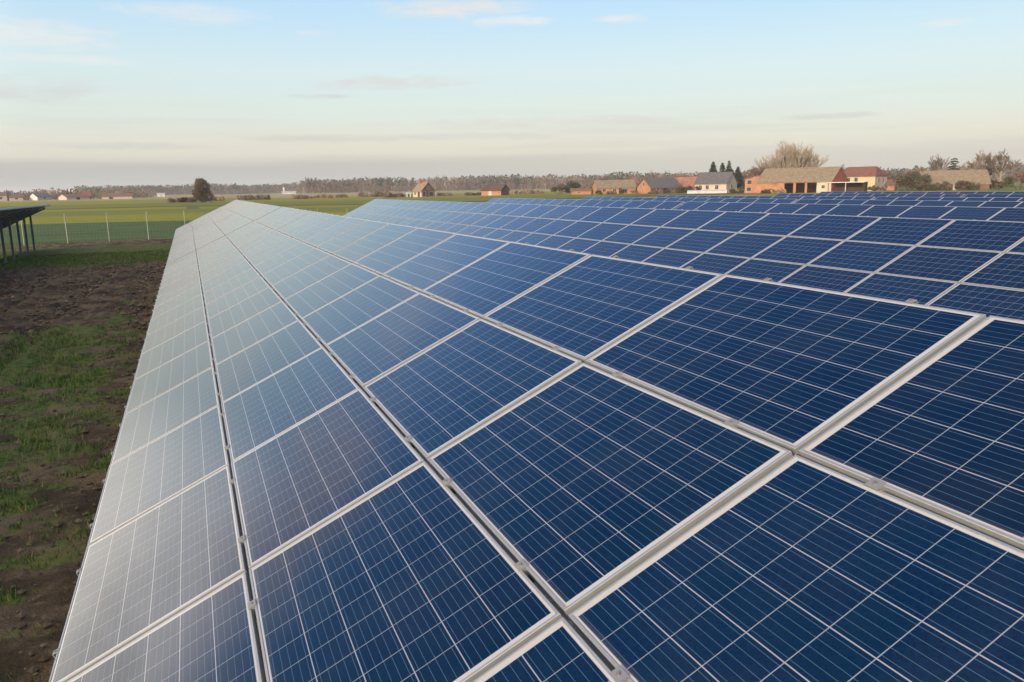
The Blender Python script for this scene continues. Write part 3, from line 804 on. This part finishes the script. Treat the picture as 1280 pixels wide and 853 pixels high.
def carport():
    d = 238; p = at(1060, d); az = math.atan2(p.x - CAM.x, p.y - CAM.y)
    root = empty('carport', p, -az + math.radians(-13), 'open carport with pale sheet roof and dark inside, right of the barn', 'carport')
    L = 38 * px_m(d); m = MB(); m.box(-L / 2 - .2, L / 2 + .2, -2.6, 2.6, 2.62, 2.78); m.build('roof', METAL_P, root)
    for x in (-L / 2 + .1, 0.05, L / 2 - .1):
        q = MB(); q.box(x - .06, x + .06, -2.5, -2.38, -.6, 2.615); q.build('post', WOODD if x != .05 else METAL_P, root)
    q = MB(); q.box(-L / 2, L / 2, 2.3, 2.5, -.6, 2.615); q.box(-L / 2, -L / 2 + .15, -1.2, 2.298, -.6, 2.615); q.box(L / 2 - .15, L / 2, -1.2, 2.298, -.6, 2.615); q.build('wall', WOODD, root)


carport()


def tunnel():
    d = 258; p = at(884, d); az = math.atan2(p.x - CAM.x, p.y - CAM.y)
    root = empty('greenhouse_tunnel', p, -az, 'long white film greenhouse tunnel in front of the slate roofed house', 'greenhouse')
    L = 46 * px_m(d); m = MB(); n = 12; r = 1.5; hh = 1.15
    A = [(-r * math.cos(math.pi * k / n), hh * math.sin(math.pi * k / n) - .1) for k in range(n + 1)]
    for a, b in zip(A[:-1], A[1:]): m.quad((-L / 2, *a), (L / 2, *a), (L / 2, *b), (-L / 2, *b))
    m.build('film', POLY, root, True)
    e = MB(); e.quad(*[(-L / 2 - .003, *a) for a in A]); e.quad(*[(L / 2 + .003, *a) for a in A[::-1]]); e.build('end_wall', W_ORANGE, root)
    for k in range(9):
        x = -L / 2 + L * k / 8; q = MB()
        for a, b in zip(A[:-1], A[1:]): q.tube((x, a[0] * 1.01, a[1] * 1.01 + .02), (x, b[0] * 1.01, b[1] * 1.01 + .02), .03, .03, 4)
        q.build('hoop', METAL_P, root)


tunnel()

# --- far village to the left and odd small buildings
V = 'far village houses beyond the fields'
house('village_house', 'tiny cream house with brown roof at the very left edge of the horizon', -1, 520, 11, 3.0, 4.6, 8, W_CREAM, R_BROWN, 8, None, group=V, windows=((.5, 1, 1.2, 1.2),))
house('village_house', 'tiny wide house with brown roof and cream wall, second from the left on the horizon', 18.5, 520, 12, 1.8, 3.5, 8, W_CREAM, R_BROWN, 8, None, group=V, windows=((.5, .7, 1.2, 1.1),))
house('village_house', 'tiny house with grey roof and bright white gable on the left horizon', 50, 520, 13, 1.9, 3.9, 8, W_GREY, R_SLATE, 30, (W_WHITE, W_GREY), group=V, windows=((.5, .7, 1.2, 1.1),))
house('village_house', 'tiny white house standing higher and farther than its neighbours on the left horizon', 66, 700, 6, 4.0, 6.2, 8, W_WHITE, R_TAN, 0, None, group=V, windows=((.5, 2, 1.2, 1.2),))
house('village_barn', 'far low barn with long cream wall and peach gable on the left horizon', 92, 505, 22, 1.5, 3.0, 8, W_CREAM, R_BROWN, 30, (W_PINK, W_CREAM), 'barn', group=V, doors=((.5, 2, 1.3, WOODD),))
house('village_house', 'tiny house with dull red roof and dark walls on the left horizon', 108, 510, 8, 1.8, 4.4, 8, W_BROWN, R_RED, 0, None, group=V, windows=((.5, .7, 1.2, 1),))
house('village_barn', 'far long low barn with cream wall and brown roof left of the lone round tree', 146, 500, 30, 1.4, 2.8, 8, W_CREAM, R_BROWN, 0, None, 'barn', group=V, doors=((.3, 2, 1.2, WOODD),))
house('white_shed', 'small white shed alone on the pale pasture left of the round tree', 201, 640, 8, 2.1, 2.7, 5, W_WHITE, METAL_P, 0, None, 'shed', doors=((.5, 1.6, 1.8, TRIM),))
house('white_block', 'small white block house beside the unfinished house', 510.5, 335, 5, 1.4, 1.75, 3, W_WHITE, METAL_P, 0, None, 'shed', doors=((.5, .8, 1.3, WOODD),))
house('garden_shed', 'little pale yellow garden hut in the brush left of the unfinished house', 452, 380, 5, 1.2, 1.7, 3, W_YELLOW, R_TAN, 0, None, 'shed', doors=((.5, .8, 1.1, WOODD),))
house('greenhouse', 'far pale blue white greenhouse below the forest edge', 361, 800, 16, 1.6, 2.6, 10, POLY, POLY, 0, None, 'greenhouse', doors=((.5, 2, 1.4, METAL_P),))


def tall_thing(name, label, cat, px, d, h, r0, r1, mat, head=None):
    p = at(px, d); root = empty(name, p, 0, label, cat); m = MB(); m.tube((0, 0, -.3), (0, 0, h), r0, r1, 8, 0, True); m.build('shaft', mat, root)
    q = MB(); q.box(-.9, .9, -.06, .06, h * .90, h * .92) if head is None else q.tube((0, 0, h + .002), (0, 0, h + head), r1 * 1.6, r1 * 1.5, 8, 0, True); q.build('crossarm' if head is None else 'tank', mat, root)


tall_thing('water_tower', 'far pale tower standing over the greenhouse at the forest edge', 'tower', 355, 810, 5.0, .8, .7, W_WHITE, 1.2)
tall_thing('utility_pole', 'thin pale utility pole in front of the step in the forest edge', 'pole', 380, 520, 5.6, .22, .16, BARK_PALE)
tall_thing('utility_pole', 'short utility pole just left of the reddish brush on the pasture', 'pole', 293.5, 420, 4.2, .16, .12, BARK_PALE)

# ------------------------------------------------------------------ single trees and bushes
bushy(at(253, 262), 7.5, 6.2, 'lone dense round tree with dark bronze leaves on the field edge', [TWIG_BROWN, LEAF_OLIVE, LEAF_BRONZE], 11, 'round_tree', 'tree', 7500, .22, clumps=64)
bushy(at(233, 265), 2.0, 5, 'low olive thicket at the foot of the lone round tree', [LEAF_OLIVE, LEAF_BRONZE], 12, n=700)
bushy(at(220, 268), 1.6, 5, 'low reddish brush left of the olive thicket', [TWIG_RED, TWIG_TAN, TWIG_RED], 13, n=600)
bushy(at(265, 300), 1.8, 7, 'low dry brush just right of the lone round tree', [TWIG_RED, REED], 14, n=600)
bushy(at(317, 330), 2.6, 12, 'wide reddish brown brush on the pasture, left of the water tower', [TWIG_RED, TWIG_TAN, TWIG_RED], 15, n=1200, depth=5, clumps=20)
bushy(at(377, 350), 2.2, 8, 'reddish brush at the foot of the step in the forest', [TWIG_RED, TWIG_TAN, TWIG_RED], 16, n=800, depth=4)
bushy(at(412, 380), 1.9, 18, 'long bank of pale dry reeds in front of the forest', [REED, TWIG_RED], 17, n=1400, depth=5, clumps=24, cat='reeds', name='reed_bank')
bushy(at(470, 372), 3.2, 15, 'rusty brown thicket left of the dark red bushes', [TWIG_RED, TWIG_TAN, TWIG_RED], 18, n=1500, depth=5, clumps=24)
bushy(at(492, 335), 2.2, 8, 'dark wine red bush beside the small white block', [TWIG_RED, principled('wine_twig', (.10, .022, .026), .9, var=.25)], 19, n=900, depth=4)
bushy(at(555, 345), 1.6, 7, 'low reddish brush right of the unfinished house', [TWIG_RED, TWIG_TAN, TWIG_RED], 20, n=500)
bushy(at(592, 325), 1.5, 8, 'low dark red brush left of the small orange building', [TWIG_RED, LEAF_BRONZE], 21, n=600, depth=4)
bushy(at(660, 330), 2.0, 14, 'pale dry brush right of the small orange building', [REED, TWIG_TAN, TWIG_RED], 22, n=900, depth=4, clumps=18)
bushy(at(716, 292), 5.0, 5.4, 'dark evergreen bush left of the mossy farmhouse', [NEEDLE, LEAF_OLIVE, NEEDLE_MID], 23, n=1600, leaf=.25)
bushy(at(698, 298), 4.4, 7, 'tangled brown thicket left of the dark evergreen bush', [TWIG_BROWN, TWIG_RED, LEAF_OLIVE], 24, n=1400)
bushy(at(733, 300), 4.0, 6, 'grey brown thicket right of the dark evergreen bush', [TWIG_BROWN, TWIG_TAN], 25, n=1200)
bare_tree(at(817, 330), 8.0, 5, 'thin bare tree behind the dark grey farm roof', TWIG_BROWN, BARK, 1, 31)
bare_tree(at(848, 320), 8.6, 8, 'bare spreading tree behind the orange tile roof', TWIG_BROWN, BARK, 2, 32)
bushy(at(856, 274), 2.7, 5, 'olive shrub in front of the orange tile roof', [LEAF_OLIVE, LEAF_BRONZE], 33, n=900)
bushy(at(848, 276), 3.2, 3, 'tall thin brown shrub at the left end of the orange tile roof', [TWIG_BROWN, LEAF_BRONZE], 34, n=600)
CN = 'dark conifers behind the slate roofed house'
conifer(at(891, 300), 10.8, 9.0, 'broad dark conifer, leftmost behind the slate roof', NEEDLE, 41, group=CN)
conifer(at(902.5, 303), 10.4, 8.0, 'dark conifer second from the left behind the slate roof', NEEDLE, 42, group=CN)
conifer(at(910.5, 298), 10.9, 7.4, 'dark slender conifer third from the left behind the slate roof', NEEDLE, 43, group=CN)
conifer(at(922, 285), 8.6, 7.6, 'dark full conifer standing clear right of the slate roof', NEEDLE, 44, group=CN)
conifer(at(914, 286), 7.8, 7.0, 'dark conifer close against the right end of the slate roof', NEEDLE, 45, group=CN)
bushy(at(925, 255), 1.8, 6, 'low straw yellow shrub between the greenhouse and the orange house', [REED, LEAF_OLIVE], 46, n=800)
bushy(at(950, 285), 9.6, 8.5, 'round reddish bare tree behind the orange house', [TWIG_RED, TWIG_BROWN, TWIG_RED], 47, 'bare_tree', 'tree', 5200, .26, clumps=34)
for px, d, h, w, sd, what in ((959, 302, 12.6, 7, 81, 'leftmost and low'), (969, 306, 15.4, 9, 82, 'second from left'), (978, 300, 17.2, 10, 87, 'third from left'), (986, 303, 17.8, 10, 83, 'tallest, middle'), (994, 306, 17.4, 10, 84, 'third from right'), (1003, 301, 16.2, 9, 88, 'second from right'), (1012, 306, 14.2, 8, 86, 'rightmost')):
    bare_tree(at(px, d), h, w, 'pale leafless tree behind the barn roof, %s of the clump' % what, TWIG_PALE, BARK_PALE, 2, sd, .8, 1.25, group='tall bare trees behind the barn', tw=.018)
bare_tree(at(1030, 330), 8.6, 6, 'bare tree showing behind the right end of the barn roof', TWIG_BROWN, BARK, 2, 51)
bare_tree(at(1052, 330), 9.2, 6, 'bare tree between the barn gable and the yellow house', TWIG_BROWN, BARK, 2, 52)
bushy(at(1141, 250), 6.2, 9.4, 'big dark olive and brown bush right of the cottage', [LEAF_OLIVE, LEAF_BRONZE, TWIG_BROWN], 53, n=3200, leaf=.24, clumps=30)
bare_tree(at(1146, 275), 7.4, 6, 'reddish bare tree rising out of the big dark bush', TWIG_RED, BARK, 2, 54)
bare_tree(at(1173, 290), 10.3, 5.5, 'slender bare brown tree behind the left end of the tan shed', TWIG_BROWN, BARK_PALE, 1, 55, dens=1.4)
conifer(at(1191, 292), 10.0, 5.2, 'open bluish pine behind the middle of the tan shed', NEEDLE_MID, 56, .28, open_=True)
bare_tree(at(1226, 268), 12.6, 8, 'large bare tree right of the tan shed, its crown the highest at the right', TWIG_TAN, BARK_PALE, 2, 57, dens=1.8)
bare_tree(at(1250, 262), 10.6, 6, 'bare tree with pale leaning trunk near the right edge', TWIG_BROWN, BARK_PALE, 1, 58, dens=1.6)
bushy(at(1178, 246), 2.7, 5, 'round olive bush in front of the tan shed, left one', [LEAF_OLIVE, TWIG_BROWN], 59, n=800)
bushy(at(1206, 246), 3.0, 5, 'round brown bush in front of the tan shed, right one', [LEAF_OLIVE, LEAF_BRONZE], 60, n=900)
bushy(at(1277, 255), 5.4, 8, 'brown thicket cut by the right edge of the view', [TWIG_BROWN, LEAF_OLIVE, TWIG_RED], 61, n=1600)
bushy(at(1243, 258), 3.0, 6, 'brown brush at the foot of the large bare tree', [TWIG_BROWN, LEAF_BRONZE], 62, n=900)
bushy(at(960, 238), 1.3, 3, 'small dark shrub in front of the orange house', [LEAF_OLIVE], 63, n=400)
bushy(at(973, 238), 1.4, 4, 'dry pale shrub in front of the barn wall', [REED, TWIG_TAN], 64, n=600)
conifer(at(85, 560), 6.6, 3.4, 'dark conifer behind the peach gable on the left horizon, left one of two', NEEDLE_MID, 71)
conifer(at(89, 565), 6.4, 3.4, 'dark conifer behind the peach gable on the left horizon, right one of two', NEEDLE_MID, 72)

for k, (px, d, h, w, mats, what) in enumerate((
        (749, 268, 1.7, 2.6, [LEAF_OLIVE, TWIG_BROWN], 'small olive shrub before the left end of the mossy farmhouse'),
        (764, 266, 1.3, 3.0, [TWIG_BROWN, TWIG_RED], 'low brown shrub under the middle windows of the mossy farmhouse'),
        (779, 268, 1.9, 2.4, [LEAF_BRONZE, LEAF_OLIVE], 'bronze shrub before the right end of the mossy farmhouse'),
        (793, 270, 1.5, 2.6, [TWIG_TAN, TWIG_BROWN], 'dry tan shrub before the house with the dark red hipped roof'),
        (815, 262, 1.2, 3.4, [TWIG_BROWN, LEAF_OLIVE], 'low brown shrub at the corner of the glowing orange gable'),
        (834, 262, 1.5, 2.6, [LEAF_OLIVE, LEAF_BRONZE], 'olive shrub under the dark grey farm roof'),
        (871, 262, 2.3, 2.8, [TWIG_BROWN, LEAF_BRONZE], 'brown shrub right of the orange tile roof'),
        (929, 262, 2.6, 3.0, [LEAF_OLIVE, NEEDLE_MID], 'dark shrub between the conifers and the orange house'),
        (1092, 254, 1.8, 3.0, [TWIG_BROWN, LEAF_OLIVE], 'brown shrub at the right corner of the yellow house'),
        (1104, 254, 1.4, 2.6, [TWIG_TAN, TWIG_RED], 'dry shrub in front of the orange cottage'),
        (1162, 248, 2.4, 4.0, [LEAF_BRONZE, LEAF_OLIVE], 'bronze shrub at the left end of the tan shed'),
        (1219, 250, 2.6, 3.6, [TWIG_BROWN, LEAF_OLIVE], 'brown shrub at the right end of the tan shed'))):
    bushy(at(px, d), h, w, what, mats, 100 + k, n=700, leaf=.2)
bare_tree(at(752, 312), 7.0, 5, 'bare tree behind the left half of the mossy farmhouse', TWIG_BROWN, BARK, 2, 121)
bare_tree(at(781, 318), 7.4, 6, 'bare tree behind the right half of the mossy farmhouse', TWIG_BROWN, BARK, 2, 122)
bare_tree(at(871, 318), 8.2, 6, 'bare tree between the orange tile roof and the slate roof', TWIG_BROWN, BARK, 2, 123)
bare_tree(at(933, 305), 8.0, 6, 'bare tree just left of the orange house, behind the conifers', TWIG_RED, BARK, 2, 124)
bare_tree(at(1113, 285), 6.6, 5, 'bare tree behind the orange cottage', TWIG_BROWN, BARK, 2, 125)
bare_tree(at(1205, 290), 8.2, 6, 'thin bare tree between the open pine and the large bare tree', TWIG_TAN, BARK, 2, 126)

# ------------------------------------------------------------------ far woods (read as one mass)
def woods(name, label, a0, a1, d0, d1, n, h0, h1, seed, needle=.5):
    r = random.Random(seed); mb = MB()
    for k in range(n):
        px = r.uniform(a0, a1); d = d0 + (d1 - d0) * r.random() ** 1.2; p = at(px, d); h = r.uniform(h0, h1) * (1 + .16 * noise.noise(Vector((px * .02, d * .01, seed))))
        w = h * r.uniform(.24, .40); pine = r.random() < needle * (1 + .8 * noise.noise(Vector((px * .012, d * .004, 3))))
        m = 0 if pine else r.choice((1, 1, 2, 2, 4))
        if not pine: h *= r.uniform(.7, .95)
        mb.tube(p, p + Vector((0, 0, h * .85)), .17, .08, 3, m=2 if r.random() < .8 else 3)
        for _ in range(13):
            t = r.uniform(.45 if pine else .12, 1) if r.random() < .8 else r.uniform(.05, .4)
            q = p + Vector((r.gauss(0, .36) * w, r.gauss(0, .36) * w, h * t)); s = w * r.uniform(.22, .48) * (1.15 - .45 * t)
            if pine and t > .42:
                e1 = Vector((r.gauss(0, 1), r.gauss(0, 1), r.gauss(0, .5))).normalized() * s; e2 = Vector((r.gauss(0, .5), r.gauss(0, .5), 1)).normalized() * s * .9
                mb.quad(q - e1, q - e2 * .6, q + e1, q + e2, m=m)
            else:
                mm = m if not pine else r.choice((1, 2))
                for _ in range(3):
                    e = Vector((r.gauss(0, .35), r.gauss(0, .35), 1)).normalized() * h * r.uniform(.10, .24); q2 = q + Vector((r.gauss(0, .5), r.gauss(0, .5), 0)); mb.tube(q2, q2 + e, .20, .07, 3, m=mm)
    tag(mb.build(name, [NEEDLE_MID, TWIG_RED, TWIG_BROWN, BARK_PALE, TWIG_TAN], None), label, 'wood', kind='stuff')


woods('pine_wood', 'long brown and dark green edge of a pine and birch wood behind the houses', 376, 1300, 760, 920, 2900, 10.8, 14.0, 5, .40)
woods('pine_wood', 'farther grey green pine wood along the left horizon', 95, 440, 1100, 1300, 1700, 9.8, 13.0, 6, .55)
woods('village_wood', 'bare village trees and gardens among the far houses at the left', -120, 190, 524, 780, 900, 3.0, 6.8, 8, .2)

# ------------------------------------------------------------------ winter haze in the air
def build_haze():
    mb = MB(); mb.box(-6500, 6500, -4500, 7500, -2.2, 26); o = mb.build('haze', [])
    m = bpy.data.materials.new('haze'); m.use_nodes = True; t = NT(m.node_tree); t.n.remove(t.n['Principled BSDF'])
    v = t.add('ShaderNodeVolumePrincipled'); v.inputs['Density'].default_value = HAZE; v.inputs['Color'].default_value = (.93, .95, .98, 1)
    t.l.new(v.outputs[0], t.n['Material Output'].inputs['Volume']); o.data.materials.append(m)
    tag(o, 'thin pale winter haze lying over the fields and the far woods', 'haze', kind='stuff')


HAZE = 0.0002
build_haze()
